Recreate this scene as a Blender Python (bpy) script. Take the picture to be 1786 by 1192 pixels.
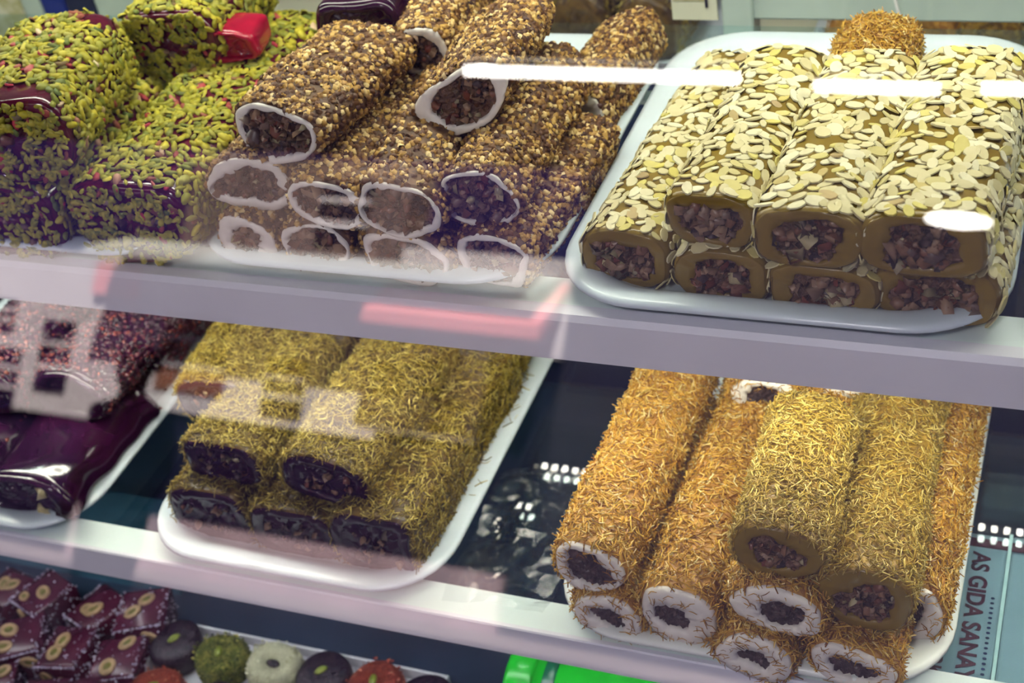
import bpy, bmesh, math, random
import numpy as np
from mathutils import Matrix, Vector, Euler

# ------------------------------------------------------------------ camera, world, sun, exposure
for o in list(bpy.data.objects):
    bpy.data.objects.remove(o)
SC = bpy.context.scene
COL = SC.collection
FLOOR = -0.25
CAMP = np.array([0.0, 0.0, 1.45])

cam_d = bpy.data.cameras.new('camera')
cam = bpy.data.objects.new('camera', cam_d)
COL.objects.link(cam)
_R = Matrix(((0.92509611, -0.09799177, 0.36687164),
             (0.34390285, 0.62587728, -0.70000604),
             (-0.16102179, 0.77374107, 0.61269629)))
cam.matrix_world = Matrix.Translation(Vector(CAMP)) @ _R.to_4x4()
cam_d.sensor_width = 36.0
cam_d.lens = 2456.0 / 1786.0 * 36.0
cam_d.clip_start = 0.02
cam_d.dof.use_dof = True
cam_d.dof.focus_distance = 0.90
cam_d.dof.aperture_fstop = 8.0
SC.camera = cam

world = bpy.data.worlds.new('world')
SC.world = world
world.use_nodes = True
bg = world.node_tree.nodes['Background']
bg.inputs[0].default_value = (0.17, 0.10, 0.50, 1)
bg.inputs[1].default_value = 1.0

sun_d = bpy.data.lights.new('sun', 'SUN')
sun_d.energy = 28.0
sun_d.angle = 0.01
sun_d.color = (1.0, 0.93, 0.84)
sun = bpy.data.objects.new('sun', sun_d)
COL.objects.link(sun)
sun.rotation_euler = Vector((-0.2, -0.55, -0.81)).to_track_quat('-Z', 'Y').to_euler()

def area(name, loc, sx, sy, power, color, aim=(0, 0, -1), spread=180):
    l = bpy.data.lights.new(name, 'AREA')
    l.shape = 'RECTANGLE'
    l.size, l.size_y = sx, sy
    l.energy = power
    l.color = color
    l.spread = math.radians(spread)
    o = bpy.data.objects.new(name, l)
    COL.objects.link(o)
    o.location = loc
    o.rotation_euler = Vector(aim).to_track_quat('-Z', 'Y').to_euler()
    return o

UPPER_W, LOWER_W, DECK_W = 7.2, 2.9, 0.9
area('upper_led_light', (-0.60, 0.90, 1.285), 1.7, 0.03, UPPER_W, (0.96, 0.97, 0.82), (0, -0.05, -1))
area('lower_led_light', (-0.42, 0.692, 0.864), 1.5, 0.012, LOWER_W, (0.98, 0.96, 0.80), (0, 0.12, -1))
area('deck_fill_light', (-0.42, 0.622, 0.618), 1.5, 0.012, DECK_W, (0.95, 0.95, 1.0), (0, -0.1, -1))  # added light without a strip of its own, brightens the deck sweets

vs = SC.view_settings
vs.view_transform = 'Standard'
vs.look = 'None'
vs.gamma = 1.0
vs.exposure = 0.0
vs.use_curve_mapping = False
SC.cycles.use_denoising = True
SC.cycles.transparent_max_bounces = 24
SC.cycles.sample_clamp_indirect = 6.0

rng = np.random.default_rng(11)
random.seed(5)

# ------------------------------------------------------------------ materials
def new_mat(name):
    m = bpy.data.materials.new(name)
    m.use_nodes = True
    nt = m.node_tree
    return m, nt, nt.nodes['Principled BSDF']

def ramp(nt, stops, fac):
    r = nt.nodes.new('ShaderNodeValToRGB')
    els = r.color_ramp.elements
    while len(els) < len(stops):
        els.new(0.5)
    for e, (p, c) in zip(els, stops):
        e.position = p
        e.color = (*c, 1)
    nt.links.new(fac, r.inputs[0])
    return r.outputs[0]

def bump(nt, b, scale, strength, dist=0.002, detail=4):
    n = nt.nodes.new('ShaderNodeTexNoise')
    n.inputs['Scale'].default_value = scale
    n.inputs['Detail'].default_value = detail
    tc = nt.nodes.new('ShaderNodeTexCoord')
    nt.links.new(tc.outputs['Object'], n.inputs['Vector'])
    bp = nt.nodes.new('ShaderNodeBump')
    bp.inputs['Strength'].default_value = strength
    bp.inputs['Distance'].default_value = dist
    nt.links.new(n.outputs[0], bp.inputs['Height'])
    nt.links.new(bp.outputs[0], b.inputs['Normal'])
    return n

def plain(name, col, rough=0.5, metal=0.0, var=0.12, scale=60, bstr=0.0, spec=None, emit=None, estr=0):
    m, nt, b = new_mat(name)
    n = nt.nodes.new('ShaderNodeTexNoise')
    n.inputs['Scale'].default_value = scale
    n.inputs['Detail'].default_value = 5
    tc = nt.nodes.new('ShaderNodeTexCoord')
    nt.links.new(tc.outputs['Object'], n.inputs['Vector'])
    lo = tuple(max(0, c * (1 - var)) for c in col)
    hi = tuple(min(1, c * (1 + var)) for c in col)
    nt.links.new(ramp(nt, [(0.3, lo), (0.7, hi)], n.outputs[0]), b.inputs['Base Color'])
    b.inputs['Roughness'].default_value = rough
    b.inputs['Metallic'].default_value = metal
    if spec is not None:
        b.inputs['Specular IOR Level'].default_value = spec
    if bstr:
        bump(nt, b, scale, bstr)
    if emit:
        b.inputs['Emission Color'].default_value = (*emit, 1)
        b.inputs['Emission Strength'].default_value = estr
    return m

def by_random(name, stops, rough=0.5, spec=0.4, sub=0.0):
    """colour differs from piece to piece (separate objects)"""
    m, nt, b = new_mat(name)
    oi = nt.nodes.new('ShaderNodeObjectInfo')
    nt.links.new(ramp(nt, stops, oi.outputs['Random']), b.inputs['Base Color'])
    b.inputs['Roughness'].default_value = rough
    b.inputs['Specular IOR Level'].default_value = spec
    bump(nt, b, 500, 0.25, 0.0006)
    return m

def by_tint(name, stops, rough=0.5, spec=0.4):
    """colour differs from piece to piece (pieces joined in one mesh)"""
    m, nt, b = new_mat(name)
    at = nt.nodes.new('ShaderNodeAttribute')
    at.attribute_name = 'tint'
    nt.links.new(ramp(nt, stops, at.outputs['Fac']), b.inputs['Base Color'])
    b.inputs['Roughness'].default_value = rough
    b.inputs['Specular IOR Level'].default_value = spec
    return m

def mottled(name, stops, scale, rough=0.45, bstr=0.5, dist=0.002, vor=True, spec=0.5):
    m, nt, b = new_mat(name)
    tc = nt.nodes.new('ShaderNodeTexCoord')
    n = nt.nodes.new('ShaderNodeTexNoise')
    n.inputs['Scale'].default_value = scale * 0.6
    n.inputs['Detail'].default_value = 6
    nt.links.new(tc.outputs['Object'], n.inputs['Vector'])
    if vor:
        mx = nt.nodes.new('ShaderNodeMixRGB')
        mx.inputs[0].default_value = 0.02
        nt.links.new(tc.outputs['Object'], mx.inputs[1])
        nt.links.new(n.outputs['Color'], mx.inputs[2])
        v = nt.nodes.new('ShaderNodeTexVoronoi')
        v.inputs['Scale'].default_value = scale
        nt.links.new(mx.outputs[0], v.inputs['Vector'])
        fac = v.outputs['Color']
        hgt = v.outputs['Distance']
    else:
        fac = hgt = n.outputs[0]
    nt.links.new(ramp(nt, stops, fac), b.inputs['Base Color'])
    bp = nt.nodes.new('ShaderNodeBump')
    bp.inputs['Strength'].default_value = bstr
    bp.inputs['Distance'].default_value = dist
    nt.links.new(hgt, bp.inputs['Height'])
    nt.links.new(bp.outputs[0], b.inputs['Normal'])
    b.inputs['Roughness'].default_value = rough
    b.inputs['Specular IOR Level'].default_value = spec
    return m

def pane_mat(name, tint, ior=1.5, rough=0.0, gain=1.0):
    """clear sheet: passes light straight, mirrors by Fresnel"""
    m = bpy.data.materials.new(name)
    m.use_nodes = True
    nt = m.node_tree
    nt.nodes.clear()
    out = nt.nodes.new('ShaderNodeOutputMaterial')
    mix = nt.nodes.new('ShaderNodeMixShader')
    tr = nt.nodes.new('ShaderNodeBsdfTransparent')
    tr.inputs[0].default_value = (*tint, 1)
    gl = nt.nodes.new('ShaderNodeBsdfGlossy')
    gl.inputs['Color'].default_value = (1, 1, 1, 1)
    gl.inputs['Roughness'].default_value = rough
    geo = nt.nodes.new('ShaderNodeNewGeometry')
    dot = nt.nodes.new('ShaderNodeVectorMath'); dot.operation = 'DOT_PRODUCT'
    nt.links.new(geo.outputs['Incoming'], dot.inputs[0])
    nt.links.new(geo.outputs['Normal'], dot.inputs[1])
    ab = nt.nodes.new('ShaderNodeMath'); ab.operation = 'ABSOLUTE'
    nt.links.new(dot.outputs['Value'], ab.inputs[0])
    om = nt.nodes.new('ShaderNodeMath'); om.operation = 'SUBTRACT'
    om.inputs[0].default_value = 1.0
    nt.links.new(ab.outputs[0], om.inputs[1])
    pw = nt.nodes.new('ShaderNodeMath'); pw.operation = 'POWER'
    nt.links.new(om.outputs[0], pw.inputs[0]); pw.inputs[1].default_value = 5.0
    r0 = ((ior - 1) / (ior + 1)) ** 2
    mu = nt.nodes.new('ShaderNodeMath'); mu.operation = 'MULTIPLY_ADD'
    nt.links.new(pw.outputs[0], mu.inputs[0])
    mu.inputs[1].default_value = (1 - r0)
    mu.inputs[2].default_value = r0 * gain
    nt.links.new(mu.outputs[0], mix.inputs[0])
    nt.links.new(tr.outputs[0], mix.inputs[1])
    nt.links.new(gl.outputs[0], mix.inputs[2])
    nt.links.new(mix.outputs[0], out.inputs[0])
    return m

M = {}
M['tray'] = plain('tray_plastic', (0.62, 0.71, 0.75), 0.22, var=0.03, scale=20)
M['tray_warm'] = plain('tray_plastic_ivory', (0.76, 0.80, 0.74), 0.25, var=0.03, scale=20)
M['rail'] = plain('rail_painted', (0.70, 0.70, 0.76), 0.35, var=0.04, scale=15)
M['flange'] = plain('rail_flange', (0.70, 0.80, 0.78), 0.3, var=0.04, scale=15)
M['shelf_glass'] = pane_mat('shelf_glass', (0.86, 0.95, 0.96), 1.52)
M['front_glass'] = pane_mat('front_glass', (0.985, 0.99, 0.985), 1.52)
M['wrap'] = pane_mat('cellophane', (0.93, 0.95, 0.95), 1.5, 0.25, 1.0)
M['dark'] = plain('case_dark_panel', (0.006, 0.012, 0.045), 0.25, var=0.3, scale=8)
M['deck'] = plain('deck_steel', (0.035, 0.06, 0.11), 0.3, 0.4, var=0.2, scale=12)
M['teal'] = plain('teal_strip', (0.05, 0.14, 0.20), 0.25, var=0.25, scale=25)
M['cream_wall'] = plain('cream_wall', (0.62, 0.62, 0.46), 0.6, var=0.08, scale=6)
M['frame'] = plain('case_frame', (0.45, 0.55, 0.48), 0.4, var=0.06, scale=20)
M['almond'] = by_random('almond_slice', [(0, (0.64, 0.58, 0.33)), (0.3, (0.56, 0.49, 0.25)), (0.55, (0.72, 0.68, 0.46)), (0.75, (0.52, 0.45, 0.20)), (0.92, (0.60, 0.52, 0.12)), (1, (0.40, 0.29, 0.13))], 0.5)
M['almond_t'] = by_tint('almond_slice_small', [(0, (0.64, 0.58, 0.33)), (0.5, (0.52, 0.45, 0.20)), (1, (0.70, 0.66, 0.44))], 0.5)
M['almond_jelly'] = mottled('almond_jelly', [(0.2, (0.16, 0.10, 0.014)), (0.8, (0.24, 0.16, 0.022))], 60, 0.22, 0.25, 0.001, vor=False)
M['pist'] = by_random('pistachio_sliver', [(0, (0.44, 0.38, 0.016)), (0.25, (0.26, 0.25, 0.012)), (0.45, (0.56, 0.47, 0.035)), (0.65, (0.17, 0.19, 0.010)), (0.84, (0.40, 0.36, 0.06)), (0.93, (0.06, 0.10, 0.010)), (0.97, (0.42, 0.025, 0.05)), (1, (0.70, 0.62, 0.36))], 0.5)
M['pist_t'] = by_tint('pistachio_sliver_small', [(0, (0.42, 0.37, 0.018)), (0.4, (0.20, 0.21, 0.012)), (0.7, (0.48, 0.41, 0.035)), (0.93, (0.08, 0.12, 0.010)), (1, (0.42, 0.025, 0.05))], 0.5)
M['pom_jelly'] = mottled('pomegranate_jelly', [(0.2, (0.035, 0.003, 0.012)), (0.8, (0.13, 0.006, 0.025))], 40, 0.12, 0.2, 0.001, vor=False)
M['red_jelly'] = mottled('red_jelly', [(0.2, (0.16, 0.002, 0.014)), (0.8, (0.42, 0.006, 0.035))], 60, 0.08, 0.5, 0.002, vor=False)
M['brown_body'] = mottled('cocoa_roll', [(0.2, (0.06, 0.025, 0.010)), (0.8, (0.13, 0.06, 0.018))], 150, 0.6, 0.6, 0.001)
M['crumb'] = by_tint('nut_crumb', [(0, (0.05, 0.016, 0.008)), (0.38, (0.14, 0.058, 0.014)), (0.58, (0.30, 0.155, 0.030)), (0.8, (0.52, 0.32, 0.075)), (1, (0.72, 0.56, 0.28))], 0.5)
M['cream'] = plain('marshmallow_cream', (0.74, 0.70, 0.62), 0.5, var=0.06, scale=120, bstr=0.35)
M['fill_brown'] = mottled('nut_filling', [(0.15, (0.025, 0.012, 0.016)), (0.4, (0.16, 0.08, 0.05)), (0.65, (0.11, 0.055, 0.022)), (0.85, (0.24, 0.14, 0.09))], 170, 0.35, 0.9, 0.004)
M['fill_choc'] = mottled('chocolate_filling', [(0.2, (0.022, 0.012, 0.014)), (0.7, (0.09, 0.055, 0.05))], 160, 0.35, 0.6, 0.003)
M['nut'] = by_tint('nut_chunk', [(0, (0.14, 0.035, 0.02)), (0.35, (0.20, 0.11, 0.06)), (0.6, (0.28, 0.18, 0.11)), (0.85, (0.035, 0.02, 0.03)), (1, (0.40, 0.34, 0.18))], 0.35)
M['gold_body'] = mottled('gold_roll', [(0.2, (0.30, 0.13, 0.02)), (0.8, (0.55, 0.30, 0.05))], 200, 0.4, 0.6, 0.001)
M['gold'] = by_tint('gold_shred', [(0, (0.20, 0.070, 0.009)), (0.25, (0.46, 0.225, 0.020)), (0.6, (0.64, 0.36, 0.042)), (0.88, (0.74, 0.49, 0.09)), (1, (0.84, 0.68, 0.30))], 0.24, 0.7)
M['yellow_body'] = mottled('yellow_roll', [(0.2, (0.16, 0.085, 0.012)), (0.8, (0.32, 0.19, 0.02))], 200, 0.35, 0.4, 0.001)
M['yellow'] = by_tint('yellow_shred', [(0, (0.18, 0.10, 0.010)), (0.3, (0.33, 0.21, 0.020)), (0.65, (0.44, 0.30, 0.036)), (1, (0.62, 0.50, 0.16))], 0.35, 0.5)
M['olive_body'] = mottled('olive_roll', [(0.2, (0.05, 0.028, 0.008)), (0.8, (0.12, 0.07, 0.012))], 160, 0.3, 0.4, 0.001)
M['olive'] = by_tint('olive_shred', [(0, (0.075, 0.048, 0.007)), (0.3, (0.19, 0.130, 0.014)), (0.65, (0.32, 0.23, 0.026)), (1, (0.56, 0.46, 0.12))], 0.4, 0.45)
M['plum'] = mottled('plum_jelly', [(0.2, (0.012, 0.002, 0.014)), (0.8, (0.030, 0.004, 0.022))], 40, 0.12, 0.3, 0.002, vor=False)
M['plum_crumb'] = by_tint('barberry_crumb', [(0, (0.012, 0.003, 0.010)), (0.5, (0.040, 0.005, 0.018)), (0.85, (0.09, 0.010, 0.016)), (1, (0.20, 0.04, 0.02))], 0.25, 0.6)

# ------------------------------------------------------------------ mesh helpers
def mesh_np(name, V, F, mats, smooth=False, tint=None, midx=None):
    me = bpy.data.meshes.new(name)
    V = np.asarray(V, dtype=np.float32)
    if isinstance(F, np.ndarray):
        k = F.shape[1]; n = F.shape[0]
        me.vertices.add(len(V)); me.vertices.foreach_set('co', V.ravel())
        me.loops.add(n * k); me.loops.foreach_set('vertex_index', F.ravel().astype(np.int32))
        me.polygons.add(n)
        me.polygons.foreach_set('loop_start', np.arange(0, n * k, k, dtype=np.int32))
        me.polygons.foreach_set('loop_total', np.full(n, k, dtype=np.int32))
    else:
        me.from_pydata([tuple(map(float, v)) for v in V], [], F)
    if not isinstance(mats, (list, tuple)):
        mats = [mats]
    for m in mats:
        me.materials.append(m)
    if midx is not None:
        me.polygons.foreach_set('material_index', np.asarray(midx, dtype=np.int32))
    if tint is not None:
        a = me.attributes.new('tint', 'FLOAT', 'POINT')
        a.data.foreach_set('value', np.asarray(tint, dtype=np.float32))
    me.update(calc_edges=True)
    me.validate()
    if smooth:
        me.polygons.foreach_set('use_smooth', [True] * len(me.polygons))
    return me

def obj(name, me, parent=None, loc=None, rot=None):
    o = bpy.data.objects.new(name, me)
    COL.objects.link(o)
    if parent:
        o.parent = parent
    if loc is not None:
        o.location = loc
    if rot is not None:
        o.rotation_euler = rot
    return o

def tag(o, label=None, cat=None, group=None, kind=None):
    if label: o['label'] = label
    if cat: o['category'] = cat
    if group: o['group'] = group
    if kind: o['kind'] = kind
    return o

def empty(name, loc, rz=0.0):
    o = bpy.data.objects.new(name, None)
    o.empty_display_size = 0.02
    COL.objects.link(o)
    o.location = loc
    o.rotation_euler = (0, 0, rz)
    return o

class MB:
    def __init__(s): s.v = []; s.f = []
    def box(s, x0, x1, y0, y1, z0, z1):
        b = len(s.v)
        s.v += [(x0, y0, z0), (x1, y0, z0), (x1, y1, z0), (x0, y1, z0), (x0, y0, z1), (x1, y0, z1), (x1, y1, z1), (x0, y1, z1)]
        s.f += [tuple(b + i for i in q) for q in ((0, 3, 2, 1), (4, 5, 6, 7), (0, 1, 5, 4), (1, 2, 6, 5), (2, 3, 7, 6), (3, 0, 4, 7))]
        return s
    def quad(s, *p):
        b = len(s.v); s.v += list(p); s.f.append(tuple(range(b, b + len(p)))); return s
    def prism(s, prof, x0, x1):
        """profile [(y,z)] extruded along x"""
        b = len(s.v); n = len(prof)
        s.v += [(x0, y, z) for y, z in prof] + [(x1, y, z) for y, z in prof]
        s.f += [(b + i, b + (i + 1) % n, b + n + (i + 1) % n, b + n + i) for i in range(n)]
        s.f += [tuple(b + i for i in range(n))[::-1], tuple(b + n + i for i in range(n))]
        return s
    def lathe(s, prof, n=24, cx=0, cy=0, closed=True, fn=None):
        """profile [(r,z)] about z"""
        b = len(s.v)
        for r, z in prof:
            for k in range(n):
                a = 2 * math.pi * k / n
                rr = r * (fn(a, z) if fn else 1)
                s.v.append((cx + rr * math.cos(a), cy + rr * math.sin(a), z))
        for i in range(len(prof) - 1):
            for k in range(n):
                k2 = (k + 1) % n
                s.f.append((b + i * n + k, b + i * n + k2, b + (i + 1) * n + k2, b + (i + 1) * n + k))
        if closed:
            s.f.append(tuple(b + k for k in range(n))[::-1])
            s.f.append(tuple(b + (len(prof) - 1) * n + k for k in range(n)))
        return s
    def build(s, name, mat, parent=None, smooth=False, bevel=0.0):
        me = mesh_np(name, s.v, s.f, mat, smooth)
        if bevel:
            bm = bmesh.new(); bm.from_mesh(me)
            bmesh.ops.bevel(bm, geom=bm.edges[:], offset=bevel, segments=2, affect='EDGES', profile=0.5)
            bm.to_mesh(me); bm.free()
        return obj(name, me, parent)

# piece templates: a thin slice (n-gon outline), a crumb, a bent strand
def slice_mesh(n, asp, thick, tear, seed, cup=0.06):
    r = random.Random(seed)
    v = []; f = []
    ring = []
    for k in range(n):
        a = 2 * math.pi * k / n
        rr = 1 + r.uniform(-0.09, 0.09)
        x = math.cos(a) * 0.5 * rr; y = math.sin(a) * 0.5 * asp * rr * (1 - tear * math.cos(a))
        ring.append((x, y))
    for (x, y) in ring: v.append((x, y, -0.02 + cup * (x * x * 4)))
    for (x, y) in ring: v.append((x * 0.93, y * 0.93, thick + cup * (x * x * 4)))
    v.append((0, 0, thick * 1.25))
    for k in range(n):
        k2 = (k + 1) % n
        f.append((k, k2, n + k2, n + k)); f.append((n + k, n + k2, 2 * n))
    return np.array(v), f

def tri(F):
    out = []
    for q in F:
        for i in range(1, len(q) - 1):
            out.append((q[0], q[i], q[i + 1]))
    return np.array(out, dtype=np.int32)

def crumb_tpl(seed):
    r = random.Random(seed)
    v = np.array([(-1, -.6, -.4), (1, -.7, -.4), (.9, .7, -.4), (-.8, .8, -.4), (-.6, -.4, .6), (.6, -.5, .5), (.5, .5, .7), (-.5, .4, .5)]) * 0.5
    v += np.array([[r.uniform(-.16, .16) for _ in range(3)] for _ in range(8)])
    f = tri([(4, 5, 6, 7), (0, 1, 5, 4), (1, 2, 6, 5), (2, 3, 7, 6), (3, 0, 4, 7)])
    return v, f

def strand_tpl(seed, segs=2):
    r = random.Random(seed)
    pts = []
    bend = r.uniform(-0.22, 0.22); lift = r.uniform(0.0, 0.16)
    for i in range(segs + 1):
        t = i / segs - 0.5
        pts.append((t, bend * (t * t * 4 - 0.3) + r.uniform(-.03, .03), lift * (t * t * 4) + 0.02))
    V = []; F = []
    for i, p in enumerate(pts):
        rr = 1.0 if 0 < i < segs else 0.75
        for k in range(3):
            a = math.pi / 2 + k * 2 * math.pi / 3
            V.append((p[0], p[1] + 0.5 * rr * 0.1 * math.cos(a), p[2] + 0.5 * rr * 0.1 * math.sin(a)))
    for i in range(segs):
        for k in range(3):
            k2 = (k + 1) % 3
            F.append((i * 3 + k, i * 3 + k2, (i + 1) * 3 + k2, (i + 1) * 3 + k))
    F.append((0, 2, 1)); F.append((segs * 3, segs * 3 + 1, segs * 3 + 2))
    return np.array(V), tri(F)

CRUMBS = [crumb_tpl(i) for i in range(6)]
STRANDS = [strand_tpl(i) for i in range(8)]
ALM_T = [slice_mesh(10, a, 0.055, t, i, 0.02) for i, (a, t) in enumerate([(0.62, 0.12), (0.5, 0.2), (0.7, 0.05), (0.42, 0.15), (0.8, 0.05)])]
PIS_T = [slice_mesh(8, a, 0.12, t, 20 + i, 0.05) for i, (a, t) in enumerate([(0.6, 0.2), (0.5, 0.1), (0.72, 0.15), (0.42, 0.1)])]
ALM_ME = [mesh_np('almond_flake', v, f, M['almond'], False) for v, f in ALM_T]
PIS_ME = [mesh_np('pistachio_sliver', v, f, M['pist'], True) for v, f in PIS_T]

def scatter(tpls, pos, frames, scales, tints):
    """join many template copies: pos (N,3), frames (N,3,3) columns = axes, scales (N,3)"""
    N = len(pos)
    which = rng.integers(0, len(tpls), N)
    Vs, Fs, Ts, base = [], [], [], 0
    for k, (tv, tf) in enumerate(tpls):
        idx = np.where(which == k)[0]
        if not len(idx):
            continue
        loc = tv[None] * scales[idx][:, None, :]
        w = np.einsum('nij,nkj->nki', frames[idx], loc) + pos[idx][:, None, :]
        m = tv.shape[0]
        Vs.append(w.reshape(-1, 3))
        Fs.append((tf[None] + (np.arange(len(idx)) * m)[:, None, None] + base).reshape(-1, 3))
        Ts.append(np.repeat(tints[idx], m))
        base += len(idx) * m
    return np.concatenate(Vs), np.concatenate(Fs), np.concatenate(Ts)

# ------------------------------------------------------------------ the sweet roll builder
class Roll:
    """swept body, long axis = local +y, base of the section at z = 0, cut face at y = 0"""
    def __init__(s, w, h, L, n=2.4, seed=0, roll=0.0, shear=(0, 0), round_back=0.014, wob=0.045, droop=0.0):
        s.w, s.h, s.L, s.n, s.seed, s.roll, s.shear, s.rb, s.wob, s.droop = w, h, L, n, seed, roll, shear, round_back, wob, droop
        r = np.random.default_rng(seed + 100)
        s.ph = r.uniform(0, 6.28, 10); s.am = r.uniform(0.3, 1.0, 10)
    def arc_table(s):
        th = np.linspace(-math.pi, 2 * math.pi, 1800)
        x, z = s.sec(th)
        a = np.concatenate([[0], np.cumsum(np.hypot(np.diff(x), np.diff(z)))])
        return th, a
    def even(s, u, lo, hi):
        """u in 0..1 -> angles spread evenly by arc length"""
        th, a = s.arc_table()
        a0, a1 = np.interp(lo, th, a), np.interp(hi, th, a)
        return np.interp(a0 + (a1 - a0) * u, a, th), a1 - a0
    def sec(s, th, sc=1.0):
        c, q = np.cos(th), np.sin(th)
        e = 2.0 / s.n
        x = s.w / 2 * np.sign(c) * np.abs(c) ** e
        z = s.h / 2 * np.sign(q) * np.abs(q) ** e
        k = 1 + s.wob * (s.am[0] * np.sin(2 * th + s.ph[0]) + s.am[1] * np.sin(3 * th + s.ph[1]) + 0.6 * s.am[2] * np.sin(5 * th + s.ph[2]))
        x, z = x * k, z * k
        cr, sr = math.cos(s.roll), math.sin(s.roll)
        return (x * cr - z * sr) * sc, (x * sr + z * cr) * sc
    def P(s, t, th):
        x, z = s.sec(th)
        k = 1 + s.wob * 0.55 * (np.sin(t * 38 + s.ph[3] + np.sin(th + s.ph[4])) + 0.7 * np.sin(t * 83 + 2 * th + s.ph[5]) + 0.5 * np.sin(t * 150 + 3 * th + s.ph[6]))
        e0 = np.clip(t / 0.004, 0, 1); k = k * (0.94 + 0.06 * np.sqrt(1 - (1 - e0) ** 2 + 1e-9))
        if s.rb > 0:
            e1 = np.clip((s.L - t) / s.rb, 0, 1)
            k = k * (0.35 + 0.65 * np.sqrt(np.clip(1 - (1 - e1) ** 2, 0, 1)))
        x, z = x * k, z * k
        y = t + (s.shear[0] * x + s.shear[1] * z) * np.clip(1 - t / (0.6 * s.L), 0, 1) ** 1.5
        zz = z + s.h / 2 - s.droop * (t / s.L) ** 2
        return np.stack([x, y, zz], -1)
    def N(s, t, th):
        e = 1e-3
        a = s.P(t, th + e * 5) - s.P(t, th - e * 5)
        tt = np.clip(t, e, s.L - e)
        b = s.P(tt + e, th) - s.P(tt - e, th)
        n = np.cross(b, a)
        n /= np.linalg.norm(n, axis=-1, keepdims=True) + 1e-12
        b /= np.linalg.norm(b, axis=-1, keepdims=True) + 1e-12
        return n, b
    def body(s, mat, parent, NS=44, NT=48):
        t = np.concatenate([[0, 0.0012, 0.003], np.linspace(0.006, s.L - s.rb if s.rb else s.L, NS), (s.L - s.rb * (1 - np.sin(np.linspace(0.15, 1, 7) * math.pi / 2))) if s.rb else []])
        th = np.linspace(0, 2 * math.pi, NT, endpoint=False)
        T, H = np.meshgrid(t, th, indexing='ij')
        V = s.P(T, H).reshape(-1, 3)
        F = []
        n = len(t)
        for i in range(n - 1):
            for k in range(NT):
                k2 = (k + 1) % NT
                F.append((i * NT + k, (i + 1) * NT + k, (i + 1) * NT + k2, i * NT + k2))
        F.append(tuple((n - 1) * NT + k for k in range(NT))[::-1])
        return obj('body', mesh_np('roll_body', V, F, mat, True), parent)
    def face(s, lmat, fmat, inner, parent, lname='cream_layer', jag=0.08, off=(0, 0), bulge=0.002, NT=56, at_back=False):
        """cut face: outer layer ring + filling"""
        r = np.random.default_rng(s.seed + 7)
        th = np.linspace(0, 2 * math.pi, NT, endpoint=False)
        ph = r.uniform(0, 6.28, 6)
        rin = inner * (1 + jag * (np.sin(2 * th + ph[0]) + 0.7 * np.sin(3 * th + ph[1]) + 0.45 * np.sin(7 * th + ph[2]) + 0.3 * np.sin(12 * th + ph[3])))
        out = 1.0 + 0.012 * np.sin(9 * th + ph[4])
        P0 = s.P(np.zeros(NT), th)
        cz = s.h / 2
        def at(fr, y):
            q = P0.copy()
            cx, czz = off[0] * s.w * (1 - fr), cz + off[1] * s.h * (1 - fr)
            q[:, 0] = cx + (P0[:, 0]) * fr
            q[:, 2] = czz + (P0[:, 2] - cz) * fr
            q[:, 1] = s.shear[0] * q[:, 0] + s.shear[1] * (q[:, 2] - cz) + y
            return q
        ns = lambda a: r.normal(0, a, NT)
        rings = [at(out, np.full(NT, 0.004)), at(out, -0.0006 + ns(.0002)), at(out * 0.965, -bulge + ns(.0003)),
                 at(rin + (0.96 - rin) * 0.5, -bulge * 1.3 + ns(.0004)), at(rin * 1.04, -bulge + ns(.0004)), at(rin, 0.0 + ns(.0003)), at(rin * 0.97, np.full(NT, 0.006))]
        V = np.concatenate(rings); F = []
        for i in range(len(rings) - 1):
            for k in range(NT):
                k2 = (k + 1) % NT
                F.append((i * NT + k, i * NT + k2, (i + 1) * NT + k2, (i + 1) * NT + k))
        a = obj(lname, mesh_np(lname, V, F, lmat, True), parent)
        rr = [1.02, 0.9, 0.75, 0.6, 0.45, 0.3, 0.15]
        V = np.concatenate([at(rin * k, 0.0008 + r.normal(0, .0011, NT)) for k in rr] + [at(rin * 0.0, np.zeros(NT))[:1]])
        F = []
        for i in range(len(rr) - 1):
            for k in range(NT):
                k2 = (k + 1) % NT
                F.append((i * NT + k, i * NT + k2, (i + 1) * NT + k2, (i + 1) * NT + k))
        c = len(V) - 1
        for k in range(NT):
            F.append(((len(rr) - 1) * NT + k, (len(rr) - 1) * NT + (k + 1) % NT, c))
        b = obj('filling', mesh_np('filling', V, F, fmat, True), parent)
        s._face = (at, rin, P0)
        return a, b
    def chunks(s, mat, parent, count, size, seed=0, reach=0.8):
        """nut pieces standing proud of the cut filling"""
        r = np.random.default_rng(s.seed + 31 + seed)
        at, rin, P0 = s._face
        ks = r.integers(0, len(rin), count); q = np.sqrt(r.uniform(0, 1, count)) * reach
        pos = np.stack([at(rin * f, -0.0004)[k] for k, f in zip(ks, q)])
        fr = rand_frames(count, r)
        sc = size * r.uniform(0.5, 1.3, (count, 1)) * r.uniform(0.6, 1.3, (count, 3))
        V, F, T = scatter(CRUMBS, pos, fr, sc, r.uniform(0, 1, count))
        return tag(obj('nut_pieces', mesh_np('nut_pieces', V, F, mat, True, T), parent), kind='stuff')

def rand_frames(n, r):
    q = r.normal(0, 1, (n, 4)); q /= np.linalg.norm(q, axis=1, keepdims=True)
    w, x, y, z = q.T
    return np.stack([np.stack([1 - 2 * (y * y + z * z), 2 * (x * y - z * w), 2 * (x * z + y * w)], -1),
                     np.stack([2 * (x * y + z * w), 1 - 2 * (x * x + z * z), 2 * (y * z - x * w)], -1),
                     np.stack([2 * (x * z - y * w), 2 * (y * z + x * w), 1 - 2 * (x * x + y * y)], -1)], -2)

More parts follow.
